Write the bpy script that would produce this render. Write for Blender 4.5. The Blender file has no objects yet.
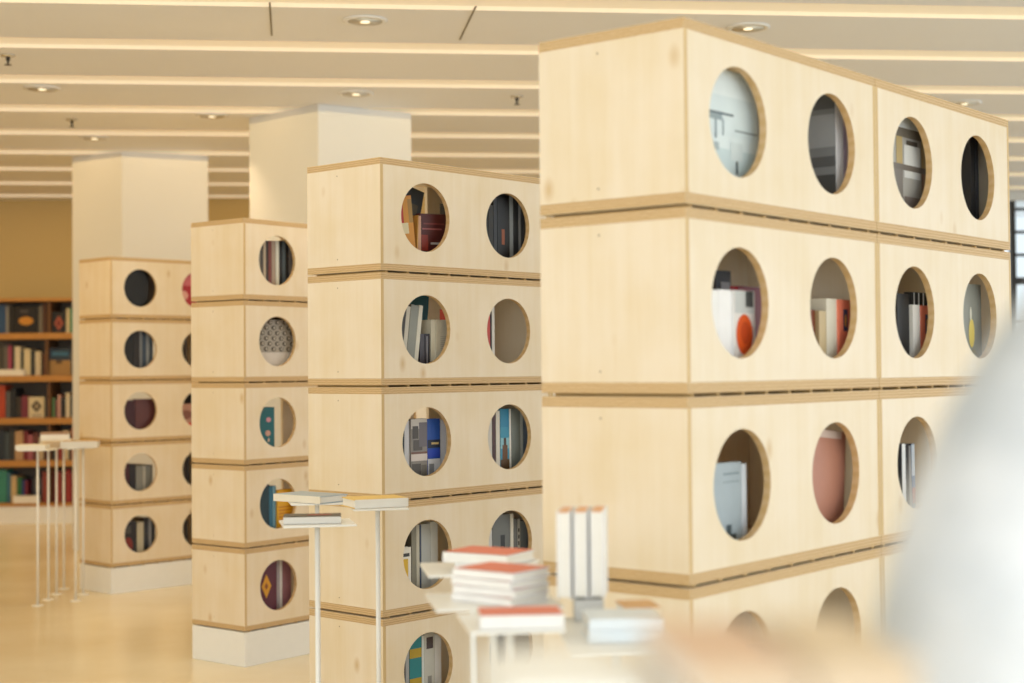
import bpy, bmesh, math, random
from mathutils import Matrix, Vector, Euler
random.seed(7)
scene = bpy.context.scene
COL = scene.collection
R = math.radians

# ------------------------------------------------------------------ materials
def lin(hexs):
    v = [int(hexs[i:i+2], 16)/255 for i in (0, 2, 4)]
    return tuple((c/12.92 if c <= .04045 else ((c+.055)/1.055)**2.4) for c in v)+(1,)
def new_mat(name):
    m = bpy.data.materials.new(name); m.use_nodes = True
    nt = m.node_tree; b = nt.nodes['Principled BSDF']
    return m, nt, b
def plain(name, hexs, rough=.5, metal=0, var=.06, scale=30, emit=None, es=0, spec=.4):
    m, nt, b = new_mat(name)
    c = lin(hexs)
    geo = nt.nodes.new('ShaderNodeNewGeometry')
    n = nt.nodes.new('ShaderNodeTexNoise'); n.inputs['Scale'].default_value = scale
    nt.links.new(geo.outputs['Position'], n.inputs['Vector'])
    mx = nt.nodes.new('ShaderNodeMix'); mx.data_type = 'RGBA'
    nt.links.new(n.outputs['Fac'], mx.inputs['Factor'])
    mx.inputs['A'].default_value = tuple(x*(1-var) for x in c[:3])+(1,)
    mx.inputs['B'].default_value = tuple(min(1, x*(1+var)) for x in c[:3])+(1,)
    nt.links.new(mx.outputs['Result'], b.inputs['Base Color'])
    b.inputs['Roughness'].default_value = rough
    b.inputs['Metallic'].default_value = metal
    b.inputs['Specular IOR Level'].default_value = spec
    if emit:
        b.inputs['Emission Color'].default_value = lin(emit); b.inputs['Emission Strength'].default_value = es
    return m
PC = {}
def paint(hexs, rough=.45):
    k = (hexs, rough)
    if k not in PC: PC[k] = plain('printed_'+hexs, hexs, rough)
    return PC[k]

def plywood(name, light, dark, knot):
    m, nt, b = new_mat(name)
    geo = nt.nodes.new('ShaderNodeNewGeometry')
    mp = nt.nodes.new('ShaderNodeMapping'); mp.inputs['Scale'].default_value = (26, 26, 1.6)
    nt.links.new(geo.outputs['Position'], mp.inputs['Vector'])
    n1 = nt.nodes.new('ShaderNodeTexNoise'); n1.inputs['Scale'].default_value = 1.0; n1.inputs['Detail'].default_value = 5; n1.inputs['Roughness'].default_value = .65
    nt.links.new(mp.outputs['Vector'], n1.inputs['Vector'])
    n2 = nt.nodes.new('ShaderNodeTexNoise'); n2.inputs['Scale'].default_value = 5.5; n2.inputs['Detail'].default_value = 3
    nt.links.new(geo.outputs['Position'], n2.inputs['Vector'])
    add = nt.nodes.new('ShaderNodeMath'); add.operation = 'MULTIPLY_ADD'; add.inputs[1].default_value = .5
    nt.links.new(n1.outputs['Fac'], add.inputs[0])
    h = nt.nodes.new('ShaderNodeMath'); h.operation = 'MULTIPLY'; h.inputs[1].default_value = .5
    nt.links.new(n2.outputs['Fac'], h.inputs[0]); nt.links.new(h.outputs[0], add.inputs[2])
    r = nt.nodes.new('ShaderNodeValToRGB')
    r.color_ramp.elements[0].position = .33; r.color_ramp.elements[0].color = lin(dark)
    r.color_ramp.elements[1].position = .6; r.color_ramp.elements[1].color = lin(light)
    nt.links.new(add.outputs[0], r.inputs['Fac'])
    # scattered knots and pin marks
    mp2 = nt.nodes.new('ShaderNodeMapping'); mp2.inputs['Scale'].default_value = (7.0, 7.0, 4.0)
    nt.links.new(geo.outputs['Position'], mp2.inputs['Vector'])
    v = nt.nodes.new('ShaderNodeTexVoronoi'); v.inputs['Scale'].default_value = 1.0
    nt.links.new(mp2.outputs['Vector'], v.inputs['Vector'])
    kr = nt.nodes.new('ShaderNodeValToRGB')
    kr.color_ramp.elements[0].position = .02; kr.color_ramp.elements[0].color = (.75, .75, .75, 1)
    kr.color_ramp.elements[1].position = .13; kr.color_ramp.elements[1].color = (0, 0, 0, 1)
    nt.links.new(v.outputs['Distance'], kr.inputs['Fac'])
    mx = nt.nodes.new('ShaderNodeMix'); mx.data_type = 'RGBA'
    nt.links.new(kr.outputs['Color'], mx.inputs['Factor']); nt.links.new(r.outputs['Color'], mx.inputs['A'])
    mx.inputs['B'].default_value = lin(knot)
    nt.links.new(mx.outputs['Result'], b.inputs['Base Color'])
    b.inputs['Roughness'].default_value = .42; b.inputs['Specular IOR Level'].default_value = .35
    return m
def ply_edge(name, axis_scale, a='C59A5C', c='D9B67E'):
    m, nt, b = new_mat(name)
    geo = nt.nodes.new('ShaderNodeNewGeometry')
    w = nt.nodes.new('ShaderNodeTexWave'); w.wave_type = 'BANDS'; w.bands_direction = 'Z'
    w.inputs['Scale'].default_value = axis_scale; w.inputs['Distortion'].default_value = 3; w.inputs['Detail'].default_value = 2
    w.inputs['Detail Scale'].default_value = 2
    nt.links.new(geo.outputs['Position'], w.inputs['Vector'])
    r = nt.nodes.new('ShaderNodeValToRGB')
    r.color_ramp.elements[0].color = lin(a); r.color_ramp.elements[1].color = lin(c)
    nt.links.new(w.outputs['Fac'], r.inputs['Fac']); nt.links.new(r.outputs['Color'], b.inputs['Base Color'])
    b.inputs['Roughness'].default_value = .6
    return m
M_PLY = plywood('birch_face', 'EDDDC4', 'E6D2AF', 'CFAE7A')
M_EDGE = ply_edge('birch_ply_edge', 45, 'BF9A68', 'D6B98C')
M_RIM = ply_edge('birch_hole_rim', 12, 'CDA872', 'D6B484')
M_SIDE_EDGE = plain('birch_side_edge', 'D3B583', .6)
M_SPACER = plain('spacer_wood', 'C9A468', .6)
M_NAIL = plain('nail_head', '8A7350', .5)
M_PLINTH = plain('plinth_white', 'F2F1EC', .5, var=.02)
M_WHITE = plain('white_metal', 'F0EEE8', .35, var=.02)
M_PAGE = plain('book_pages', 'EDE8DE', .8, var=.05, scale=200)
M_COLUMN = plain('column_plaster', 'E3E3E0', .8, var=.02, scale=3)
M_WALL = plain('wall_plaster', 'D6BC82', .85, var=.03, scale=2)
M_CEIL = plain('ceiling_panel', 'F0F1F3', .75, var=.02, scale=2)
M_HONEY = plain('shelf_oak', 'B98545', .5, var=.15, scale=12)
M_DARKWOOD = plain('shelf_divider_wood', '6B4A2C', .5, var=.15)
M_SHELFBACK = plain('shelf_back', '71675A', .7)
M_CHROME = plain('chrome', 'D8D8D4', .15, metal=1)
M_DARK = plain('dark_metal', '2B2723', .4)
M_SEAM = plain('panel_seam', '8C8270', .9)  # dark colour of the ceiling panel joints

def floor_mat():
    m, nt, b = new_mat('floor_polished')
    geo = nt.nodes.new('ShaderNodeNewGeometry')
    n = nt.nodes.new('ShaderNodeTexNoise'); n.inputs['Scale'].default_value = 1.6; n.inputs['Detail'].default_value = 6
    nt.links.new(geo.outputs['Position'], n.inputs['Vector'])
    r = nt.nodes.new('ShaderNodeValToRGB')
    r.color_ramp.elements[0].position = .3; r.color_ramp.elements[0].color = lin('E4D2AE')
    r.color_ramp.elements[1].position = .7; r.color_ramp.elements[1].color = lin('F0E3C6')
    nt.links.new(n.outputs['Fac'], r.inputs['Fac']); nt.links.new(r.outputs['Color'], b.inputs['Base Color'])
    b.inputs['Roughness'].default_value = .22; b.inputs['Specular IOR Level'].default_value = .45
    return m

# ------------------------------------------------------------------ mesh helpers
class MB:
    def __init__(s): s.v = []; s.f = []; s.mi = []; s.mats = []; s.smooth = False
    def slot(s, m):
        if m not in s.mats: s.mats.append(m)
        return s.mats.index(m)
    def box(s, x0, x1, y0, y1, z0, z1, m, mz=None, mx=None, my=None):
        """axis box; optional separate materials for the z, x, y facing sides"""
        i = len(s.v)
        s.v += [(x0,y0,z0),(x1,y0,z0),(x1,y1,z0),(x0,y1,z0),(x0,y0,z1),(x1,y0,z1),(x1,y1,z1),(x0,y1,z1)]
        F = [((3,2,1,0), mz), ((4,5,6,7), mz), ((0,1,5,4), my), ((2,3,7,6), my), ((1,2,6,5), mx), ((3,0,4,7), mx)]
        for f, mm in F:
            s.f.append(tuple(i+k for k in f)); s.mi.append(s.slot(mm or m))
    def poly(s, pts, m):
        i = len(s.v); s.v += [tuple(p) for p in pts]; s.f.append(tuple(range(i, i+len(pts)))); s.mi.append(s.slot(m))
    def lathe(s, prof, m, n=24, c=(0,0)):
        i = len(s.v)
        for r_, z in prof:
            for k in range(n):
                a = 2*math.pi*k/n; s.v.append((c[0]+r_*math.cos(a), c[1]+r_*math.sin(a), z))
        mi = s.slot(m)
        for j in range(len(prof)-1):
            for k in range(n):
                s.f.append((i+j*n+k, i+j*n+(k+1)%n, i+(j+1)*n+(k+1)%n, i+(j+1)*n+k)); s.mi.append(mi)
        s.f.append(tuple(i+k for k in range(n))[::-1]); s.mi.append(mi)
        s.f.append(tuple(i+(len(prof)-1)*n+k for k in range(n))); s.mi.append(mi)
    def build(s, name, parent=None, bevel=0, smooth=False):
        me = bpy.data.meshes.new(name); me.from_pydata(s.v, [], s.f)
        for m in s.mats: me.materials.append(m)
        for p, mi in zip(me.polygons, s.mi): p.material_index = mi; p.use_smooth = smooth
        me.update()
        o = bpy.data.objects.new(name, me); COL.objects.link(o)
        if parent: o.parent = parent
        if bevel:
            md = o.modifiers.new('bevel', 'BEVEL'); md.width = bevel; md.segments = 2; md.limit_method = 'ANGLE'
        return o
def empty(name, loc=(0,0,0), rz=0):
    o = bpy.data.objects.new(name, None); o.empty_display_size = .05
    COL.objects.link(o); o.location = loc; o.rotation_euler = (0, 0, rz); return o
def tag(o, label, cat, group=None):
    o['label'] = label; o['category'] = cat
    if group: o['group'] = group
    return o
def struct(o): o['kind'] = 'structure'; return o
def copy_tree(o, parent=None):
    c = o.copy(); COL.objects.link(c)
    if parent: c.parent = parent
    for ch in o.children: copy_tree(ch, c)
    return c

# ------------------------------------------------------------------ camera (fitted to the photograph)
CAM_H = 1.3589
cam = bpy.data.cameras.new('camera'); co = bpy.data.objects.new('camera', cam); COL.objects.link(co)
cam.sensor_width = 36; cam.lens = 1518.775*36/1024
cam.shift_x = (512-496.14)/1024; cam.shift_y = (331.61-341.5)/1024
co.matrix_world = Matrix.Translation((0, 0, CAM_H)) @ Matrix.Rotation(R(90)+.0238, 4, 'X') @ Matrix.Rotation(-.00799, 4, 'Z')
cam.dof.use_dof = True; cam.dof.focus_distance = 4.9; cam.dof.aperture_fstop = 2.5
cam.clip_start = .05
scene.camera = co

# ------------------------------------------------------------------ box towers
BL, BW, BH, PITCH, Z0 = .8606, .3665, .373, .38, .1607
TP, TE, TF = .0225, .013, .017
TOWERS = [(-2.3535, 9.2641, .7782), (-1.1584, 6.9676, .6725), (-.3782, 4.9922, .7369), (.3788, 3.0174, .6909)]
HOLES = (.212, .632); HR = .1165
def panel_with_holes(name, w, z0, z1, t, holes, parent):
    bm = bmesh.new()
    edges = []
    def loop(pts):
        vs = [bm.verts.new((p[0], 0, p[1])) for p in pts]
        for i in range(len(vs)): edges.append(bm.edges.new((vs[i], vs[(i+1) % len(vs)])))
    loop([(w[0], z0), (w[1], z0), (w[1], z1), (w[0], z1)])
    for hx in holes:
        loop([(hx+HR*math.cos(2*math.pi*k/56), BH/2+HR*math.sin(2*math.pi*k/56)) for k in range(56)])
    bmesh.ops.triangle_fill(bm, use_beauty=True, use_dissolve=False, edges=edges)
    bmesh.ops.recalc_face_normals(bm, faces=bm.faces)
    r = bmesh.ops.extrude_face_region(bm, geom=list(bm.faces))
    vs = [g for g in r['geom'] if isinstance(g, bmesh.types.BMVert)]
    bmesh.ops.translate(bm, verts=vs, vec=(0, t, 0))
    bmesh.ops.recalc_face_normals(bm, faces=bm.faces)
    me = bpy.data.meshes.new(name)
    for f in bm.faces: f.material_index = 0 if abs(f.normal.y) > .5 else 1
    bm.to_mesh(me); bm.free()
    me.materials.append(M_PLY); me.materials.append(M_RIM)
    o = bpy.data.objects.new(name, me); COL.objects.link(o); o.parent = parent
    return o
def make_box():
    BL = .8586                                                       # hair gap to the neighbouring stack
    root = empty('plywood_book_box')
    def part(name, *a):
        m = MB(); m.box(*a); return m.build(name, root, bevel=.0008)
    # local x = along the holes, y = depth, z = up
    part('bottom_panel', 0, BL, 0, BW, 0, TP, M_EDGE, M_PLY)
    part('top_panel', 0, BL, 0, BW, BH-TP, BH, M_EDGE, M_PLY)
    for x in (0, BL-TE):
        m = MB(); m.box(x, x+TE, 0, BW, TP, BH-TP, M_PLY, None, M_PLY, M_SIDE_EDGE); m.build('end_panel', root)
    panel_with_holes('front_panel', (TE, BL-TE), TP, BH-TP, TF, HOLES, root).location = (0, .0006, 0)
    m = MB(); m.box(.575, BL-TE, BW-.014, BW-.001, TP, BH-TP, M_PLY); m.build('back_panel', root)
    for k, z in enumerate((.045, BH-.045)):
        m = MB(); i = 0
        m.poly([(-.0004, .212-.0022*math.cos(a*math.pi/6), z+.0022*math.sin(a*math.pi/6)) for a in range(12)], M_NAIL); m.build('nail', root)
    for k in range(9):
        x = .032+k*.1
        m = MB(); m.box(x, x+.011, .012, BW-.012, -.007, 0, M_SPACER); m.build('spacer', root)
    return root
proto = make_box()
TNAME = ['farthest tower', 'second farthest tower', 'middle tower', 'nearest tower']
LV = ['bottom', 'second lowest', 'middle', 'second highest', 'top']
def tower_matrix(t):
    X, Y, th = TOWERS[t]
    return Matrix.Translation((X, Y, 0)) @ Matrix.Rotation(math.pi/2-th, 4, 'Z')
first = True
for t in range(4):
    TM = tower_matrix(t); rz = math.pi/2-TOWERS[t][2]
    m = MB(); m.box(0, 2*BL, 0, BW, 0, Z0-.0035, M_PLINTH)
    p = m.build('plinth', bevel=.002); p.matrix_world = TM
    tag(p, ['white plinth under the farthest plywood tower', 'white plinth under the second farthest plywood tower',
            'white plinth under the middle plywood tower', 'white plinth under the nearest plywood tower'][t], 'plinth')
    for c in range(2):
        for l in range(5):
            r = proto if first else copy_tree(proto)
            first = False
            loc = TM @ Vector((c*BL, 0, Z0+l*PITCH+.0035))
            r.location = loc; r.rotation_euler = (0, 0, rz)
            tag(r, 'birch plywood box with two round holes, %s of the %s, %s stack' % (LV[l], TNAME[t], ['left', 'right'][c]), 'book box', 'plywood book boxes of the '+TNAME[t])

# ------------------------------------------------------------------ books
def rects(kind, W, H):
    """cover art as rows of (x0,x1,z0,z1,colour) in fractions, left to right seen from outside; 'e' rows are ellipses"""
    P = {
     'bridge': [(0,1,.80,1,'E6EFF0'), (0,1,.50,.80,'D9E5E8'), (0,1,0,.40,'C9D9DC'), (.2,.60,.655,.672,'56646A'), (.2,.42,.61,.655,'93A2A8'), (.30,.33,.47,.62,'8796A0'), (.42,.44,.50,.62,'7D8C92'), (.62,.99,.545,.56,'93A1A5'), (.63,.66,.22,.32,'2A3136'), (.55,.74,.32,.46,'D3DEE0'), (.28,.36,.38,.44,'A9B7BB')],
     'sea': [(0,1,.55,.80,'8B8E91'), (0,1,.40,.48,'4B4D50'), (0,1,.0,.34,'35373A'), (0,1,.84,1,'505356'), (.62,.66,.46,.53,'1D1E20')],
     'gate': [(0,1,.86,1,'D2D6D8'), (.10,.9,.78,.86,'6E675C'), (.30,.42,.35,.78,'B39C6A'), (.80,.9,.35,.78,'B39C6A'), (.45,.78,.44,.72,'D9D9D6'), (.20,1,.50,.55,'6E665F'), (.25,.42,.10,.50,'77706A'), (.80,1,.10,.50,'8A6A58'), (.45,.78,.0,.28,'7A6F6A'), (.50,.72,.72,.76,'4D463E')],
     'orange': [(.05,.95,.75,1,'C9CCCB'), (.10,.88,.28,.74,'e','DD5A22'), (.3,.75,.40,.66,'e','C2481C'), (.45,.95,.0,.12,'F4F2F0'), (.55,.9,.82,1,'4A4E4F')],
     'framed': [(.3,.92,.12,.9,'AEB4BC')],
     'coral': [(.34,.66,.60,.88,'3C4668'), (.42,.58,.65,.82,'e','D39A4B')],
     'navy': [(.25,.6,.2,.9,'A9B0C4'), (.7,.85,.1,.9,'C9CED8')],
     'stripes': [(x/10, x/10+.05, .82, 1, 'E9E9E6') for x in range(1, 10, 2)],
     'figure': [(.5,.72,.30,.62,'e','D9C46A'), (.55,.62,.6,.75,'e','D8D6C8'), (.45,.9,0,.28,'e','9A9478')],
     'leaf': [(.55,.95,.88,.90,'7F8E97'), (.55,.95,.80,.81,'7F8E97'), (.70,.86,.18,.26,'2E3A3F'), (.62,.74,.24,.36,'48565C'), (.80,.95,.10,.18,'3A474D'), (.55,.68,.14,.22,'2E3A3F')],
     'plain': [(.1,.9,.93,1,'D8C3B8')],
     'bluefoot': [(0,1,.25,.45,'B03030'), (0,1,.6,1,'C8D4E2')],
     'redyellow': [(.55,1,0,1,'C98A2E'), (.1,.75,.44,.60,'DACDA8'), (.8,1,.6,.95,'9E7A3A')],
     'slate': [(.55,1,.0,.5,'5B6CB0'), (.2,.8,.55,.8,'5A5448')],
     'maroon': [(.05,.8,.70,.73,'8A4A4A'), (.1,.9,.80,.83,'6E3030'), (.35,.7,.42,.46,'A8A0A0'), (.0,.25,.30,.60,'7E2A20'), (.3,1,0,.22,'A03A22')],
     'orangemark': [(.35,.6,.35,.55,'8A4A26')],
     'greystripe': [(.3,.6,.05,.95,'85838C')],
     'lines': [(.25,.9,.70-k*.035,.71-k*.035,'A49E92') for k in range(9)],
     'house': [(0,1,.86,1,'C9C4BE'), (.1,.45,.72,.9,'4E4A48'), (.15,.7,.55,.70,'5A5552'), (.5,1,.6,.95,'6F6A72'), (0,1,.40,.50,'D8CFCB'), (.05,.6,.1,.36,'59544E'), (.62,.95,.05,.34,'6B6863'), (0,1,.50,.53,'7A5A50')],
     'bluephoto': [(0,1,.58,.70,'14203E'), (.3,.9,.63,.66,'C9B27A'), (0,1,.44,.56,'2244B8'), (0,1,0,.42,'C9CED8'), (.1,.5,.05,.35,'7D838E'), (.4,.9,.0,.2,'565C68')],
     'tower': [(0,1,.75,1,'2F86AE'), (0,1,.45,.6,'8CC0CF'), (.2,.8,.12,.5,'6E4A2C'), (.35,.65,.5,.6,'4E3A2A'), (0,1,0,.3,'5B4428')],
     'yellowpanel': [(.2,.8,.42,.80,'E3B92E'), (.2,.9,.84,.90,'2A2A2A'), (.2,.9,.2,.36,'2A2A2A')],
     'block': [(.45,.7,.38,.72,'26282A')],
     'speckle': [(.2,.7,.1+k*.1,.16+k*.1,'3A3A3A') for k in range(8)],
     'bands': [(0,1,.72,.84,'B79A26'), (0,1,.30,.46,'B79A26'), (0,1,.0,.12,'B79A26')],
     'mark': [(.2,.85,.80,.95,'4A3F42'), (.3,.7,.25,.45,'8C8C88')],
     'damask': [(0,1,0,.42,'CFC7BE')]+[(.05+(k%5)*.19+(.09 if (k//5)%2 else 0), .16+(k%5)*.19+(.09 if (k//5)%2 else 0), .44+(k//5)*.095, .52+(k//5)*.095, 'e', '5E564C') for k in range(30)]+[(.08+(k%5)*.19+(.09 if (k//5)%2 else 0), .13+(k%5)*.19+(.09 if (k//5)%2 else 0), .455+(k//5)*.095, .505+(k//5)*.095, 'e', 'B5AB9D') for k in range(30)],
     'emblems': [(.66,.86,.70,.80,'e','C98C9A'), (.62,.84,.42,.54,'e','C79A8A'), (.72,.8,.30,.38,'e','D8B8A0')],
     'yellowlines': [(.05,.8,.62-k*.07,.65-k*.07,'C77F1C') for k in range(5)],
     'diamond': [(.38,.78,.36,.76,'d','D79A22'), (.5,.66,.5,.62,'d','8A4A20')],
     'redpink': [(0,1,.6,1,'D4707C'), (.1,.6,.3,.5,'e','E8B0A8')],
     'pinkred': [(0,1,0,.38,'D6382E'), (.2,.8,.5,.8,'e','8A5A50')],
     'redfigure': [(.3,.8,.15,.6,'e','7E2218'), (.1,.7,.7,.9,'4A4640')],
     'coral_top': [(0,1,0,1,'E67A60')], 'orange_top': [(0,1,0,1,'EDB07C')],
     'ellipse': [(.2,.8,.3,.62,'e','C98A2E'), (.25,.6,.75,.9,'4A4442')],
     'reddiamond': [(.15,.85,.1,.85,'d','A8533A'), (.35,.65,.3,.65,'d','6B2A22')],
     'darkdiamond': [(.15,.85,.25,.85,'d','3A3028'), (.35,.65,.4,.7,'d','B0A080'), (.2,.8,.08,.14,'8A8070')],
     'tanpanel': [(.0,1,0,.55,'A8824A'), (.3,.6,.42,.55,'5A4428'), (.1,.9,.72,.86,'3C6C8A')],
    }
    return P.get(kind, [])
def book_mesh(name, parts_parent, T, Wd, H, spine, cover, pr=None, face='x1', hard=True):
    """closed book: x thickness, y spine(0) to fore-edge, z height"""
    b = .0022 if T > .006 else T*.25
    mc, ms = paint(cover), paint(spine)
    m = MB()
    m.box(0, b, 0, Wd, 0, H, mc); m.box(T-b, T, 0, Wd, 0, H, mc); m.box(b, T-b, 0, b, 0, H, ms)
    # spine skin, slightly proud of the boards so the spine colour runs right across
    m.box(.0002, T-.0002, -.0006, 0, .0004, H-.0004, ms)
    cov = m.build('cover', parts_parent)
    i = .003 if H > .05 else .001
    m = MB(); m.box(b, T-b, b, Wd-.003, i, H-i, M_PAGE); m.build('pages', parts_parent)
    rs = rects(pr, Wd, H)
    if rs:
        m = MB(); k = 0
        for q in rs:
            x0, x1, z0, z1 = q[:4]; shape = q[4] if len(q) == 6 else 'r'; colr = paint(q[-1])
            k += 1; off = .0007+.00012*k
            if shape == 'r': pts = [(x0,z0),(x1,z0),(x1,z1),(x0,z1)]
            elif shape == 'd': pts = [((x0+x1)/2,z0),(x1,(z0+z1)/2),((x0+x1)/2,z1),(x0,(z0+z1)/2)]
            else: pts = [((x0+x1)/2+(x1-x0)/2*math.cos(a*math.pi/10), (z0+z1)/2+(z1-z0)/2*math.sin(a*math.pi/10)) for a in range(20)]
            if face == 'x1': P = [(T+off, .001+a*(Wd-.002), .001+c*(H-.002)) for a, c in pts]
            elif face == 'x0': P = [(-off, .001+(1-a)*(Wd-.002), .001+c*(H-.002)) for a, c in pts]
            else: P = [(.0005+a*(T-.001), -off, .001+c*(H-.002)) for a, c in pts]
            m.poly(P, colr)
        m.build('cover_print', parts_parent)
    return cov
AX_S = Matrix.Identity(4)                                            # spine faces the holes
AX_F = Matrix(((0,1,0,0),(-1,0,0,0),(0,0,1,0),(0,0,0,1)))            # x -> -y, y -> x : front cover faces the holes
def box_book(t, l, h, u0, du, H, e, w, kind, sp, cv, lean, desc, pr):
    c = 0 if h < 2 else 1
    root = empty('book')
    if kind == 'S':
        T, Wd = du, min(w, BW-e-.016); face = 'x0' if pr == 'sea' else 'sp'
        M = Matrix.Translation((u0, e, 0)) @ AX_S
        size = (T, Wd)
    else:
        T, Wd = w, du; face = 'x1'
        M = Matrix.Translation((u0, e+T, 0)) @ AX_F
        size = (du, T)
    book_mesh('cover', root, T, Wd, H, sp, cv, pr, face)
    z = TP+.0012
    if lean:
        a = R(lean)
        w_ = du
        # pivot on the lower corner the book leans over
        px = u0+(w_ if a > 0 else 0)
        M = Matrix.Translation((px, 0, 0)) @ Matrix.Rotation(a, 4, 'Y') @ Matrix.Translation((-px, 0, 0)) @ M
    W = tower_matrix(t) @ Matrix.Translation((c*BL, 0, Z0+l*PITCH+.0035+z)) @ M
    root.matrix_world = W
    side = ['left', 'right', 'third', 'fourth'][h]
    tag(root, '%s, %s hole, %s row, %s' % (desc, side, LV[l], TNAME[t]), 'book', 'books in the %s row of the %s' % (LV[l], TNAME[t]))
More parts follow.
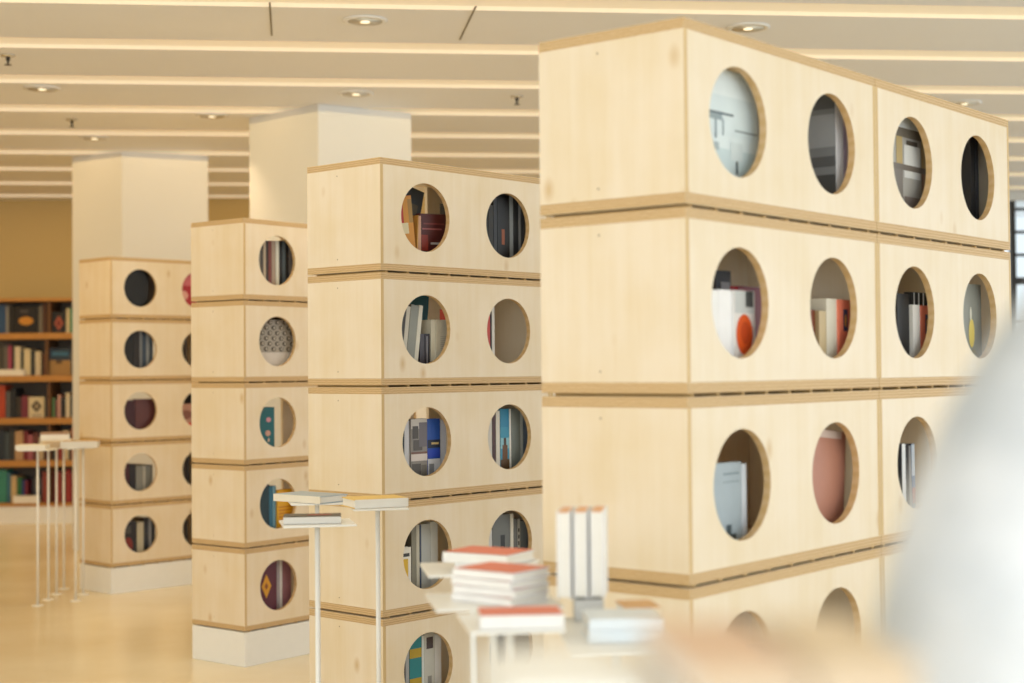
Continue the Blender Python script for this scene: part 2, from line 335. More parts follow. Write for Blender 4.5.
BOOKS = [
    (3, 4, 0, 0.117, 0.259, 0.2851, 0.05, 0.03, 'F', 'DDE8EA', 'DDE8EA', 0, 'large pale cover with misty grey bridge picture', 'bridge'),
    (3, 4, 1, 0.747, 0.039, 0.318, 0.05, 0.24, 'S', 'E9E8EC', '6E7174', 0, 'grey seascape cover with white spine', 'sea'),
    (3, 4, 1, 0.787, 0.017, 0.318, 0.05, 0.2, 'S', 'C9B7CF', 'C9B7CF', 0, 'thin lilac spine', None),
    (3, 4, 1, 0.806, 0.019, 0.318, 0.05, 0.2, 'S', 'F0ECEC', 'D8707A', 0, 'white spine with red cover', None),
    (3, 4, 2, 0.1284, 0.303, 0.3068, 0.05, 0.02, 'F', 'A9A6A0', 'A9A6A0', 0, 'large cover with photo of a classical gateway', 'gate'),
    (3, 4, 3, 0.7004, 0.028, 0.318, 0.05, 0.25, 'S', '1B1B1C', '1B1B1C', 0, 'black book', None),
    (3, 4, 3, 0.7314, 0.026, 0.318, 0.05, 0.22, 'S', '2E2F33', '15161A', 0, 'thin black book with dark grey spine', None),
    (3, 3, 0, 0.13, 0.072, 0.1909, 0.05, 0.2, 'S', 'F3F1EE', 'F0EFEE', 0, 'thick white book', None),
    (3, 3, 0, 0.203, 0.052, 0.1931, 0.05, 0.2, 'S', 'F6F4F3', 'F0EFEE', 0, 'white book beside the orange print', None),
    (3, 3, 0, 0.2556, 0.0914, 0.1931, 0.045, 0.025, 'F', 'F2F2F2', 'E9E4E0', 0, 'white cover with orange print', 'orange'),
    (3, 3, 0, 0.369, 0.115, 0.2087, 0.1, 0.02, 'F', '9C2B3C', '9C2B3C', 0, 'dark red book behind the orange print', None),
    (3, 3, 0, 0.392, 0.065, 0.2479, 0.17, 0.015, 'F', '23232A', '23232A', 0, 'small black framed card standing behind white books', 'framed'),
    (3, 3, 1, 0.596, 0.029, 0.1768, 0.07, 0.2, 'S', '8C4A2A', '8C4A2A', 0, 'brown book', None),
    (3, 3, 1, 0.6256, 0.0244, 0.1605, 0.06, 0.2, 'S', '7A3D22', '6A3520', 0, 'rust brown book', None),
    (3, 3, 1, 0.6506, 0.0354, 0.1586, 0.05, 0.2, 'S', 'C9B48D', 'B9A27A', 0, 'beige book', None),
    (3, 3, 1, 0.688, 0.052, 0.1886, 0.05, 0.2, 'S', 'E2DCCB', 'DAD2BE', 0, 'cream book', None),
    (3, 3, 1, 0.7406, 0.0694, 0.1874, 0.045, 0.02, 'F', 'F0866A', 'F0866A', 0, 'coral cover with navy motif', 'coral'),
    (3, 3, 1, 0.0314, 0.058, 0.2304, 0.2, 0.02, 'F', '2A3354', '2A3354', 0, 'small navy book standing far back', 'navy'),
    (3, 3, 2, 0.2224, 0.072, 0.2137, 0.055, 0.22, 'S', '17191B', '131517', 0, 'thick black book', None),
    (3, 3, 2, 0.295, 0.0434, 0.1863, 0.045, 0.2, 'S', 'E4E2DE', 'DDDAD2', 0, 'white book', None),
    (3, 3, 2, 0.3414, 0.086, 0.1855, 0.045, 0.02, 'F', 'F0866A', 'F0866A', 0, 'coral cover with navy motif', 'coral'),
    (3, 3, 2, 0.4954, 0.151, 0.2296, 0.14, 0.02, 'F', '121212', '121212', 0, 'black cover with white vertical stripes', 'stripes'),
    (3, 3, 3, 0.5794, 0.182, 0.2547, 0.05, 0.02, 'F', '8E9089', '8E9089', 0, 'grey cover with yellow figure', 'figure'),
    (3, 2, 0, 0.123, 0.165, 0.2053, 0.05, 0.016, 'F', 'A9B6BE', 'A9B6BE', 0, 'pale blue cover with dark leaf print', 'leaf'),
    (3, 2, 0, 0.289, 0.02, 0.2, 0.05, 0.2, 'S', 'D5DCE6', 'C4CCD6', 0, 'thin white-blue book', None),
    (3, 2, 1, 0.528, 0.231, 0.2513, 0.05, 0.02, 'F', 'B9826E', 'B9826E', 5, 'pinkish brown cover', 'plain'),
    (3, 2, 1, 0.018, 0.0954, 0.2498, 0.12, 0.02, 'F', '39423A', '39423A', 0, 'dark green book behind the pinkish cover', None),
    (3, 2, 2, 0.2284, 0.021, 0.208, 0.05, 0.2, 'S', 'E2E4E6', '30343C', 0, 'white spine with charcoal cover', None),
    (3, 2, 2, 0.2514, 0.016, 0.2072, 0.05, 0.2, 'S', '23262C', '23262C', 0, 'thin black book', None),
    (3, 2, 2, 0.2694, 0.013, 0.2015, 0.05, 0.2, 'S', '8A8B8E', '8A8B8E', 0, 'thin grey book', None),
    (3, 2, 2, 0.2844, 0.019, 0.2057, 0.05, 0.2, 'S', '3B66A0', '27313F', 0, 'blue spine with red foot', 'bluefoot'),
    (3, 1, 1, 0.644, 0.069, 0.1247, 0.05, 0.2, 'S', 'A9ABB0', '9A9DA4', 0, 'grey book', None),
    (3, 1, 1, 0.715, 0.024, 0.1175, 0.05, 0.2, 'S', 'D9DADD', 'C6C8CC', 0, 'white spine beside grey book', None),
    (2, 4, 0, 0.115, 0.099, 0.2304, 0.045, 0.02, 'F', 'B8352A', 'B8352A', -7, 'red and yellow cover leaning left', 'redyellow'),
    (2, 4, 0, 0.145, 0.095, 0.2714, 0.1, 0.02, 'F', '3A4148', '3A4148', 14, 'slate cover with blue corner, leaning', 'slate'),
    (2, 4, 0, 0.2146, 0.0044, 0.176, 0.05, 0.046, 'S', 'C99A4E', 'C08A3E', 3, 'orange tan spine', None),
    (2, 4, 0, 0.224, 0.014, 0.1741, 0.05, 0.046, 'S', 'C59A80', 'B98A70', 0, 'pale pink spine', None),
    (2, 4, 0, 0.241, 0.13, 0.1829, 0.05, 0.02, 'F', '4A1A1A', '4A1A1A', -2, 'dark maroon cover with red foot', 'maroon'),
    (2, 4, 1, 0.537, 0.042, 0.2543, 0.05, 0.2, 'S', '15130F', '15130F', 0, 'thick black book', None),
    (2, 4, 1, 0.581, 0.025, 0.2387, 0.05, 0.2, 'S', '231E16', '231E16', 0, 'brown-black book', None),
    (2, 4, 1, 0.608, 0.019, 0.2661, 0.05, 0.2, 'S', '2B2C30', '15130F', 0, 'black book with grey-edged spine', None),
    (2, 4, 1, 0.629, 0.064, 0.2805, 0.05, 0.2, 'S', '121214', '101012', 0, 'thickest black book with small orange mark', 'orangemark'),
    (2, 4, 1, 0.695, 0.02, 0.2912, 0.05, 0.2, 'S', '7F8487', '4F5457', 0, 'light grey spine', None),
    (2, 4, 1, 0.717, 0.026, 0.2821, 0.05, 0.2, 'S', '2C2E31', '2C2E31', 0, 'charcoal spine', None),
    (2, 4, 1, 0.744, 0.013, 0.2836, 0.05, 0.2, 'S', '8A8C8E', '5A5C5E', 0, 'thin grey spine', None),
    (2, 4, 1, 0.758, 0.018, 0.2813, 0.05, 0.2, 'S', '4B4C4E', '4B4C4E', 0, 'dark grey spine at the end', None),
    (2, 3, 0, 0.116, 0.017, 0.2425, 0.05, 0.12, 'S', '3E3A38', '3E3A38', 8, 'dark brown book leaning right', None),
    (2, 3, 0, 0.134, 0.018, 0.2433, 0.05, 0.12, 'S', 'CFCBBE', 'BDB8AA', 8, 'pale grey spine leaning right', None),
    (2, 3, 0, 0.154, 0.038, 0.2471, 0.05, 0.12, 'S', '8E918A', '7C7F78', 8, 'thick grey-green book leaning right', None),
    (2, 3, 0, 0.193, 0.018, 0.2479, 0.05, 0.12, 'S', 'D9D6C8', 'C9C6B8', 8, 'cream spine leaning right', None),
    (2, 3, 0, 0.252, 0.129, 0.305, 0.18, 0.02, 'F', '2D7485', '2D7485', 5, 'teal cover standing at the back', None),
    (2, 3, 0, 0.229, 0.022, 0.1494, 0.05, 0.12, 'S', '4A4750', '3D3A44', 0, 'short dark grey book', None),
    (2, 3, 0, 0.253, 0.023, 0.1498, 0.05, 0.12, 'S', '2F2D36', '2F2D36', 0, 'short black book with grey spine stripe', 'greystripe'),
    (2, 3, 0, 0.283, 0.02, 0.1985, 0.05, 0.126, 'S', 'D6D1C0', 'CBC5B2', 0, 'white spine', None),
    (2, 3, 0, 0.3036, 0.0794, 0.1992, 0.045, 0.02, 'F', 'CCC7B6', 'CCC7B6', 0, 'off-white cover with fine text lines', 'lines'),
    (2, 3, 1, 0.532, 0.053, 0.2463, 0.05, 0.2, 'S', 'C8453A', 'C8453A', 0, 'red book', None),
    (2, 3, 1, 0.587, 0.006, 0.2471, 0.05, 0.2, 'S', '2A2A2A', '2A2A2A', 0, 'very thin black book', None),
    (2, 3, 1, 0.595, 0.014, 0.2581, 0.05, 0.2, 'S', 'DAD7CF', 'CFCBC2', 0, 'white book', None),
    (2, 2, 0, 0.127, 0.024, 0.2585, 0.05, 0.2, 'S', '25262E', '25262E', 0, 'black book', None),
    (2, 2, 0, 0.152, 0.024, 0.2342, 0.05, 0.2, 'S', 'D6D8E2', 'C6C8D2', 0, 'pale lilac spine', None),
    (2, 2, 0, 0.1766, 0.0794, 0.2395, 0.045, 0.02, 'F', '8D8883', '8D8883', 0, 'cover with black-and-white house photos', 'house'),
    (2, 2, 0, 0.257, 0.062, 0.2372, 0.045, 0.02, 'F', '1F4FA8', '1F4FA8', 0, 'blue cover with night skyline photo', 'bluephoto'),
    (2, 2, 0, 0.326, 0.028, 0.2319, 0.05, 0.2, 'S', 'CBD2E0', 'BBC2D0', 0, 'pale blue spine', None),
    (2, 2, 1, 0.549, 0.042, 0.2251, 0.05, 0.2, 'S', 'D4D0CA', 'C4C0BA', 0, 'white-grey spine', None),
    (2, 2, 1, 0.593, 0.017, 0.2418, 0.05, 0.2, 'S', '4A2422', '4A2422', 0, 'dark red spine', None),
    (2, 2, 1, 0.612, 0.021, 0.2558, 0.05, 0.2, 'S', 'DED8CC', 'CEC8BC', 0, 'cream spine', None),
    (2, 2, 1, 0.636, 0.047, 0.2619, 0.05, 0.2, 'S', '3E93B5', '3E93B5', 0, 'spine with blue sky and stone tower photo', 'tower'),
    (2, 2, 1, 0.685, 0.009, 0.2612, 0.05, 0.2, 'S', 'EDEBE6', 'DDDBD6', 0, 'thin white spine', None),
    (2, 2, 1, 0.696, 0.048, 0.2604, 0.05, 0.2, 'S', '7C8482', '6C7472', 0, 'thick grey-green spine', None),
    (2, 2, 1, 0.745, 0.015, 0.2486, 0.05, 0.2, 'S', 'B4BAB8', 'A4AAA8', 0, 'pale grey spine', None),
    (2, 2, 1, 0.762, 0.026, 0.2334, 0.05, 0.2, 'S', '6B7684', '5B6674', 0, 'slate blue spine', None),
    (2, 1, 0, 0.138, 0.029, 0.2456, 0.07, 0.2, 'S', '26231F', '26231F', 0, 'black spine', None),
    (2, 1, 0, 0.095, 0.07, 0.1897, 0.035, 0.018, 'F', 'EDEAE2', 'EDEAE2', 0, 'small white book with yellow panel', 'yellowpanel'),
    (2, 1, 0, 0.192, 0.022, 0.2524, 0.06, 0.2, 'S', '8C8878', '7C7868', 0, 'olive grey spine', None),
    (2, 1, 0, 0.215, 0.015, 0.2574, 0.06, 0.2, 'S', 'C7C3B4', 'B7B3A4', 0, 'beige spine', None),
    (2, 1, 0, 0.231, 0.007, 0.2566, 0.06, 0.2, 'S', '3B4A66', '3B4A66', 0, 'thin navy spine', None),
    (2, 1, 0, 0.239, 0.043, 0.2577, 0.06, 0.2, 'S', 'B9BEBE', 'A9AEAE', 0, 'wide silver grey spine', None),
    (2, 1, 0, 0.283, 0.036, 0.2615, 0.06, 0.2, 'S', 'C9CDCB', 'B9BDBB', 0, 'pale silver spine', None),
    (2, 1, 1, 0.565, 0.022, 0.2114, 0.05, 0.2, 'S', 'D5D5D5', '353535', 0, 'thin white spine with charcoal cover', None),
    (2, 1, 1, 0.589, 0.095, 0.2604, 0.05, 0.2, 'S', '6F7271', '7A7D7C', 0, 'thick grey book with black lettering block', 'block'),
    (2, 1, 1, 0.686, 0.017, 0.2593, 0.05, 0.2, 'S', 'E1DDD0', 'D1CDC0', 0, 'cream spine', None),
    (2, 1, 1, 0.705, 0.017, 0.2399, 0.05, 0.2, 'S', '77797A', '676969', 0, 'grey spine', None),
    (2, 1, 1, 0.724, 0.015, 0.2384, 0.05, 0.2, 'S', 'B8B6AE', '3D3D3D', 0, 'speckled light spine', 'speckle'),
    (2, 1, 1, 0.74, 0.04, 0.2289, 0.05, 0.2, 'S', '7B8080', '6B7070', 0, 'slate grey spine', None),
    (2, 0, 0, 0.125, 0.023, 0.2596, 0.05, 0.2, 'S', '2B2B2E', '2B2B2E', 0, 'black spine', None),
    (2, 0, 0, 0.15, 0.017, 0.2566, 0.05, 0.2, 'S', 'A6A9AC', '9699AC', 0, 'grey spine', None),
    (2, 0, 0, 0.169, 0.058, 0.2646, 0.05, 0.2, 'S', '1F7F86', '187078', 0, 'teal spine with yellow bands', 'bands'),
    (2, 0, 0, 0.228, 0.011, 0.26, 0.05, 0.2, 'S', 'D9DEDC', 'C9CECC', 0, 'thin white spine', None),
    (2, 0, 0, 0.24, 0.05, 0.2657, 0.05, 0.2, 'S', 'C3C4BE', 'B3B4AE', 0, 'white spine with black square mark', 'mark'),
    (2, 0, 0, 0.291, 0.031, 0.257, 0.05, 0.2, 'S', 'DADBDC', 'CACBCC', 0, 'plain white spine', None),
    (2, 0, 1, 0.572, 0.048, 0.2395, 0.05, 0.2, 'S', '4A4A4A', '4A4A4A', 0, 'charcoal spine', None),
    (2, 0, 1, 0.621, 0.036, 0.2334, 0.05, 0.2, 'S', '68686A', '58585A', 0, 'grey spine', None),
    (1, 4, 0, 0.123, 0.028, 0.2547, 0.05, 0.2, 'S', '8C8479', '8C8479', 0, 'taupe spine', None),
    (1, 4, 0, 0.153, 0.014, 0.2562, 0.05, 0.2, 'S', '4A443F', '4A443F', 0, 'dark brown spine', None),
    (1, 4, 0, 0.169, 0.017, 0.257, 0.05, 0.2, 'S', 'B5A58F', 'B5A58F', 0, 'sand spine', None),
    (1, 4, 0, 0.188, 0.013, 0.2581, 0.05, 0.2, 'S', '3A2A26', '3A2A26', 0, 'black-brown spine', None),
    (1, 4, 0, 0.203, 0.018, 0.2593, 0.05, 0.2, 'S', '7D4034', '7D4034', 0, 'rust red spine', None),
    (1, 4, 0, 0.223, 0.024, 0.2608, 0.05, 0.2, 'S', 'A89483', 'A89483', 0, 'pinkish beige spine', None),
    (1, 4, 0, 0.249, 0.021, 0.2619, 0.05, 0.2, 'S', 'DAD8CB', 'DAD8CB', 0, 'white spine', None),
    (1, 4, 0, 0.272, 0.017, 0.2634, 0.05, 0.2, 'S', '26282A', '26282A', 0, 'black spine', None),
    (1, 4, 0, 0.291, 0.021, 0.2646, 0.05, 0.2, 'S', '59646B', '59646B', 0, 'blue grey spine', None),
    (1, 4, 0, 0.314, 0.018, 0.2661, 0.05, 0.2, 'S', '2C2A2A', '2C2A2A', 0, 'charcoal spine', None),
    (1, 4, 0, 0.333, 0.022, 0.2672, 0.05, 0.2, 'S', '7D7672', '7D7672', 0, 'warm grey spine', None),
    (1, 4, 0, 0.357, 0.017, 0.2684, 0.05, 0.2, 'S', '4E4C4C', '4E4C4C', 0, 'dark grey spine', None),
    (1, 3, 0, 0.099, 0.253, 0.2657, 0.04, 0.03, 'F', 'A39B8E', 'A39B8E', 0, 'grey damask patterned cover with pale lower band', 'damask'),
    (1, 3, 0, 0.276, 0.131, 0.2889, 0.1, 0.03, 'F', '221F1C', '221F1C', 0, 'black cover behind the damask pattern', None),
    (1, 2, 0, 0.072, 0.154, 0.2349, 0.04, 0.03, 'F', '0F5F66', '0F5F66', 0, 'deep teal cover with two pink emblems', 'emblems'),
    (1, 1, 0, 0.117, 0.082, 0.252, 0.05, 0.2, 'S', '14343E', '14343E', 0, 'thick black-teal book', None),
    (1, 1, 0, 0.2, 0.019, 0.2441, 0.05, 0.2, 'S', '2F6E8C', '2F6E8C', 0, 'sea blue spine', None),
    (1, 1, 0, 0.221, 0.022, 0.2425, 0.05, 0.2, 'S', '6B9AB0', '2F6E8C', 0, 'light blue spine', None),
    (1, 1, 0, 0.2436, 0.1194, 0.2216, 0.04, 0.025, 'F', 'E2A81E', 'E2A81E', 0, 'yellow cover with orange lettering lines', 'yellowlines'),
    (1, 0, 0, 0.081, 0.154, 0.2828, 0.04, 0.03, 'F', '571A2C', '571A2C', 0, 'maroon cover with yellow diamond', 'diamond'),
    (1, 0, 0, 0.246, 0.017, 0.2722, 0.05, 0.2, 'S', 'A29AA0', 'A29AA0', 0, 'grey lilac spine', None),
    (1, 0, 0, 0.265, 0.015, 0.2703, 0.05, 0.2, 'S', 'D2CFCB', 'C2BFCB', 0, 'white spine', None),
    (1, 0, 0, 0.281, 0.057, 0.2665, 0.05, 0.2, 'S', '8A5F68', '8A5F68', 0, 'mauve spine', None),
    (0, 4, 0, 0.078, 0.206, 0.3018, 0.04, 0.03, 'F', '0D0C0C', '0D0C0C', 3, 'big black cover', None),
    (0, 4, 0, 0.27, 0.131, 0.2999, 0.12, 0.02, 'F', '5B554F', '5B554F', 0, 'grey cover leaning behind black one', None),
    (0, 4, 1, 0.497, 0.151, 0.318, 0.04, 0.03, 'F', 'B33340', 'B33340', 0, 'red cover with pink top', 'redpink'),
    (0, 3, 0, 0.083, 0.106, 0.284, 0.05, 0.2, 'S', '14110F', '14110F', 0, 'thick black book', None),
    (0, 3, 0, 0.191, 0.044, 0.2847, 0.05, 0.2, 'S', '241E1B', '241E1B', 0, 'brown black book', None),
    (0, 3, 0, 0.237, 0.016, 0.2851, 0.05, 0.2, 'S', '7E8287', '7E8287', 0, 'grey spine', None),
    (0, 3, 0, 0.255, 0.027, 0.2855, 0.05, 0.2, 'S', '39485A', '39485A', 0, 'navy spine', None),
    (0, 3, 0, 0.284, 0.02, 0.2859, 0.05, 0.2, 'S', '8D9399', '8D9399', 0, 'silver spine', None),
    (0, 3, 0, 0.306, 0.027, 0.2862, 0.05, 0.2, 'S', '4C5B6C', '4C5B6C', 0, 'slate blue spine', None),
    (0, 3, 1, 0.502, 0.053, 0.2885, 0.05, 0.2, 'S', '1B1816', '1B1816', 0, 'black book', None),
    (0, 3, 1, 0.557, 0.028, 0.2699, 0.05, 0.2, 'S', '3A2F28', '3A2F28', 0, 'dark brown book', None),
    (0, 2, 0, 0.065, 0.134, 0.2281, 0.045, 0.03, 'F', '3F1820', '3F1820', 0, 'dark maroon cover', None),
    (0, 2, 0, 0.202, 0.163, 0.2342, 0.045, 0.03, 'F', '5E3636', '5E3636', 0, 'dusty brown-red cover', None),
    (0, 2, 1, 0.494, 0.15, 0.1966, 0.04, 0.03, 'F', 'B98C7C', 'B98C7C', 0, 'pinkish cover with bright red foot', 'pinkred'),
    (0, 2, 1, 0.583, 0.153, 0.2581, 0.14, 0.02, 'F', '1C1613', '1C1613', 0, 'black cover standing behind', None),
    (0, 1, 0, 0.081, 0.077, 0.2197, 0.05, 0.2, 'S', '451018', '451018', 0, 'dark crimson spine', None),
    (0, 1, 0, 0.16, 0.044, 0.2137, 0.05, 0.2, 'S', '1E1414', '1E1414', 0, 'black spine', None),
    (0, 1, 0, 0.207, 0.051, 0.1988, 0.05, 0.2, 'S', '82817A', '82817A', 0, 'grey spine', None),
    (0, 1, 0, 0.26, 0.015, 0.1969, 0.05, 0.2, 'S', 'B5B2A6', 'B5B2A6', 0, 'thin pale spine', None),
    (0, 1, 0, 0.277, 0.05, 0.2015, 0.05, 0.2, 'S', '7B7C78', '7B7C78', 0, 'wide stone grey spine', None),
    (0, 1, 1, 0.499, 0.075, 0.2528, 0.05, 0.2, 'S', '33251F', '33251F', 0, 'dark brown spine', None),
    (0, 1, 1, 0.577, 0.027, 0.2441, 0.05, 0.2, 'S', '1B1514', '1B1514', 0, 'black spine', None),
    (0, 0, 0, 0.077, 0.13, 0.2387, 0.045, 0.03, 'F', '241C18', '241C18', 0, 'dark cover with red figure', 'redfigure'),
    (0, 0, 0, 0.214, 0.047, 0.2308, 0.05, 0.2, 'S', 'BDB49A', 'ADA48A', 0, 'cream spine', None),
    (0, 0, 0, 0.263, 0.034, 0.2524, 0.05, 0.2, 'S', '2E3034', '2E3034', 0, 'charcoal spine', None),
    (0, 0, 0, 0.299, 0.019, 0.2501, 0.05, 0.2, 'S', '9A9DA2', '9A9DA2', 0, 'grey white spine', None),
    (0, 0, 0, 0.321, 0.023, 0.2422, 0.05, 0.2, 'S', '3E4349', '3E4349', 0, 'dark slate spine', None),
    (0, 0, 1, 0.498, 0.09, 0.2197, 0.05, 0.2, 'S', '241A15', '241A15', 0, 'dark brown spine', None),
]
for b_ in BOOKS: box_book(*b_)

# ------------------------------------------------------------------ room shell
CEIL = 3.0
m = MB(); m.box(-6.5, 8.0, -3.5, 14.6, -.1, 0, floor_mat()); struct(m.build('floor'))
m = MB(); m.box(-6.6, -6.5, -3.5, 14.6, 0, 3.5, M_WALL); struct(m.build('wall_left'))
m = MB(); m.box(-6.6, 4.85, 14.5, 14.6, 0, 3.5, M_WALL); struct(m.build('wall_back'))
m = MB(); m.box(4.85, 8.1, 14.5, 14.6, 2.92, 3.5, M_COLUMN); m.box(4.85, 8.1, 14.5, 14.6, 0, .12, M_COLUMN); struct(m.build('wall_back_glazed'))
m = MB(); m.box(8.0, 8.1, -3.5, 14.6, 2.9, 3.5, M_COLUMN); m.box(8.0, 8.1, -3.5, 14.6, 0, .15, M_COLUMN)
for y in (-3.5, .9, 5.4, 9.9, 14.3): m.box(8.0, 8.1, y, y+.3, .15, 2.9, M_COLUMN)
struct(m.build('wall_right'))
m = MB(); m.box(-6.6, 8.1, -3.6, -3.5, 0, 3.5, M_COLUMN); struct(m.build('wall_front'))
# glazing with dark frames
mg, nt, bg = new_mat('window_glass')
bg.inputs['Base Color'].default_value = (.9, .97, 1, 1); bg.inputs['Roughness'].default_value = .05
bg.inputs['Transmission Weight'].default_value = 1; bg.inputs['IOR'].default_value = 1.02
def glazing(name, n, along, fixed, a0, a1, z0, z1):
    root = empty(name); struct(root)
    def bx(nm, u0, u1, za, zb, d0, d1, mat):
        mb = MB()
        if along == 'x': mb.box(u0, u1, fixed+d0, fixed+d1, za, zb, mat)
        else: mb.box(fixed+d0, fixed+d1, u0, u1, za, zb, mat)
        mb.build(nm, root)
    k = max(1, round((a1-a0)/1.2)); st = (a1-a0)/k
    for i in range(k+1):
        u = a0+i*st; bx('mullion', u-.025, u+.025, z0, z1, -.03, .03, M_DARK)
    for z in (z0+.03, 1.0, 1.75, 2.15, 2.4, 2.62, 2.84): bx('transom', a0, a1, z-(.035 if z == 2.15 else .014), z+(.035 if z == 2.15 else .014), -.02, .02, M_DARK)
    bx('pane', a0, a1, z0, z1, -.004, .004, mg)
glazing('window_1', 1, 'x', 14.55, 4.96, 7.95, .12, 2.92)
for i, y in enumerate((-3.2, 1.2, 5.7, 10.2)): glazing('window_%d' % (i+2), 1, 'y', 8.05, y, y+4.1 if i else y+4.1, .15, 2.9)

# stepped ceiling: lowered panels with glowing coves between, turned a little to the room
A6 = R(6.0)
cr = Matrix.Rotation(A6, 4, 'Z')
N0, NP, CW = 7.63, .965, .24
m_cove = plain('cove_light', 'F7E9CB', .8, emit='FFF2DC', es=.22)  # hidden cove light put into the glow of slab and panel edges
m = MB()
m.box(-9, 11, -6, 16.5, 3.02, 3.1, m_cove)
o = m.build('ceiling_recess'); o.matrix_world = cr; struct(o); o.name = 'ceiling'
m = MB()
for k in range(-13, 9):
    n0 = N0+k*NP+CW
    m.box(-9, 11, n0, n0+NP-CW, CEIL, CEIL+.019, M_CEIL, None, None, m_cove)
o = m.build('ceiling_panels'); o.matrix_world = cr; struct(o)
# joints across the panels
def joint(p, q):
    d = Vector((q[0]-p[0], q[1]-p[1], 0)); a = math.atan2(d.y, d.x)
    mb = MB(); mb.box(0, d.length, -.004, .004, 0, .003, M_SEAM)
    o = mb.build('trim_panel_joint'); o.location = (p[0], p[1], CEIL-.0031); o.rotation_euler = (0, 0, a); struct(o)
joint((-1.0, 6.75), (-1.09, 7.42)); joint((-.08, 6.85), (-.17, 7.55))

# ------------------------------------------------------------------ columns
def column(corner, left, right, label):
    c = Vector(corner); u = Vector(left)-c; v = Vector(right)-c
    mb = MB()
    P = [c, c+v, c+u+v, c+u]
    i = len(mb.v)
    mb.v += [(p.x, p.y, 0) for p in P]+[(p.x, p.y, CEIL) for p in P]
    for f in ((3,2,1,0),(4,5,6,7),(0,1,5,4),(1,2,6,5),(2,3,7,6),(3,0,4,7)): mb.f.append(f); mb.mi.append(mb.slot(M_COLUMN))
    o = mb.build('column', bevel=.004); tag(o, label, 'column'); return o
column((-2.784, 11.308), (-3.24, 11.605), (-2.196, 11.60), 'square cream plaster column rising behind the farthest plywood tower')
column((-1.091, 9.364), (-1.6, 9.867), (-.534, 9.72), 'square white plaster column rising between the second farthest and middle towers')

# ------------------------------------------------------------------ ceiling fittings
M_REFL = plain('reflector_satin', 'E6DCC4', .45, metal=.3)
def downlight(x, y, label, s=1.0):
    r = empty('downlight', (x, y, CEIL))
    mb = MB(); n = 32
    ro, ri = .105*s, .082*s
    prof = [(ro, -.001), (ro, -.008), (ri, -.010), (ri, -.001)]
    i = len(mb.v)
    for rr, z in prof:
        for k in range(n): mb.v.append((rr*math.cos(2*math.pi*k/n), rr*math.sin(2*math.pi*k/n), z))
    for j in range(3):
        for k in range(n): mb.f.append((j*n+k, j*n+(k+1)%n, (j+1)*n+(k+1)%n, (j+1)*n+k)); mb.mi.append(mb.slot(M_WHITE))
    mb.build('trim_ring', r, smooth=True)
    mb = MB(); mb.lathe([(ri, -.009), (ri*.8, -.004), (ri*.45, -.0015), (.002, -.001)], M_REFL, 32); mb.build('reflector', r, smooth=True)
    mb = MB(); mb.lathe([(.022*s, -.012), (.022*s, -.002)], plain('lamp_glow', 'FFFFFF', emit='FFE2B0', es=1.2), 16); mb.build('lamp', r)
    tag(r, label, 'ceiling light')
    l = bpy.data.lights.new('downlight_beam', 'SPOT'); l.energy = 16; l.color = (1, .74, .45); l.spot_size = R(95); l.spot_blend = .8; l.shadow_soft_size = .05
    lo = bpy.data.objects.new('downlight_beam', l); COL.objects.link(lo); lo.location = (x, y, CEIL-.03)
for x, y, lb in [(-.605, 7.11, 'round recessed ceiling downlight nearest the middle tower, with chrome reflector'),
                 (1.232, 7.322, 'round recessed ceiling downlight above the top edge of the nearest tower'),
                 (-2.619, 8.76, 'small round recessed ceiling downlight at the far left of the ceiling'),
                 (-1.82, 9.75, 'small round recessed downlight in front of the white column, left side'),
                 (-.823, 9.0, 'small round recessed ceiling downlight just in front of the white column, right side'),
                 (-2.815, 10.65, 'small distant recessed downlight in front of the cream column'),
                 (2.952, 9.5, 'recessed ceiling downlight above the right end of the nearest tower')]:
    downlight(x, y, lb)
def sprinkler(x, y, label):
    r = empty('sprinkler', (x, y, CEIL))
    mb = MB(); mb.lathe([(.038, -.0005), (.036, -.007), (.012, -.009), (.012, -.0095)], M_CHROME, 20); mb.build('escutcheon', r, smooth=True)
    mb = MB(); mb.lathe([(.011, -.009), (.011, -.028), (.006, -.032), (.006, -.050)], M_DARK, 12); mb.build('body', r)
    mb = MB(); mb.lathe([(.018, -.050), (.018, -.053)], M_DARK, 12); mb.build('deflector', r)
    tag(r, label, 'sprinkler')
sprinkler(-2.519, 7.836, 'dark ceiling sprinkler head at the far left, closest to the camera')
sprinkler(-2.75, 9.85, 'dark ceiling sprinkler head farther back above the bookcase')
sprinkler(.137, 9.142, 'dark ceiling sprinkler head between white column and nearest tower')

# ------------------------------------------------------------------ oak bookcase on the back wall
BY = 13.6
def sx(px): return (px-496.5)/1519*BY
def sz(py): return 1.3589+(370.4-py)/1519*BY
bc = empty('bookcase', (sx(-60), BY, 0))
tag(bc, 'oak bookcase with a white base standing against the back wall', 'bookcase')
X0, X1 = sx(-60), sx(90)
def bpart(nm, x0, x1, y0, y1, z0, z1, mat):
    mb = MB(); mb.box(x0-X0, x1-X0, y0-BY, y1-BY, z0, z1, mat); return mb.build(nm, bc)
bpart('base', X0, X1, BY+.01, BY+.38, 0, sz(504), M_PLINTH)
SH = [(297, 300), (332, 338), (374.5, 380.5), (417, 423), (459.5, 465.5), (502, 505)]
for a, b in SH: bpart('shelf', X0+.02, X1-.02, BY, BY+.37, sz(b), sz(a), M_HONEY)
for x in (X0, X1-.02): bpart('side_panel', x, x+.02, BY+.005, BY+.37, sz(504), sz(297), M_DARKWOOD)
bpart('back_panel', X0+.02, X1-.02, BY+.37, BY+.38, sz(504), sz(297), M_SHELFBACK)
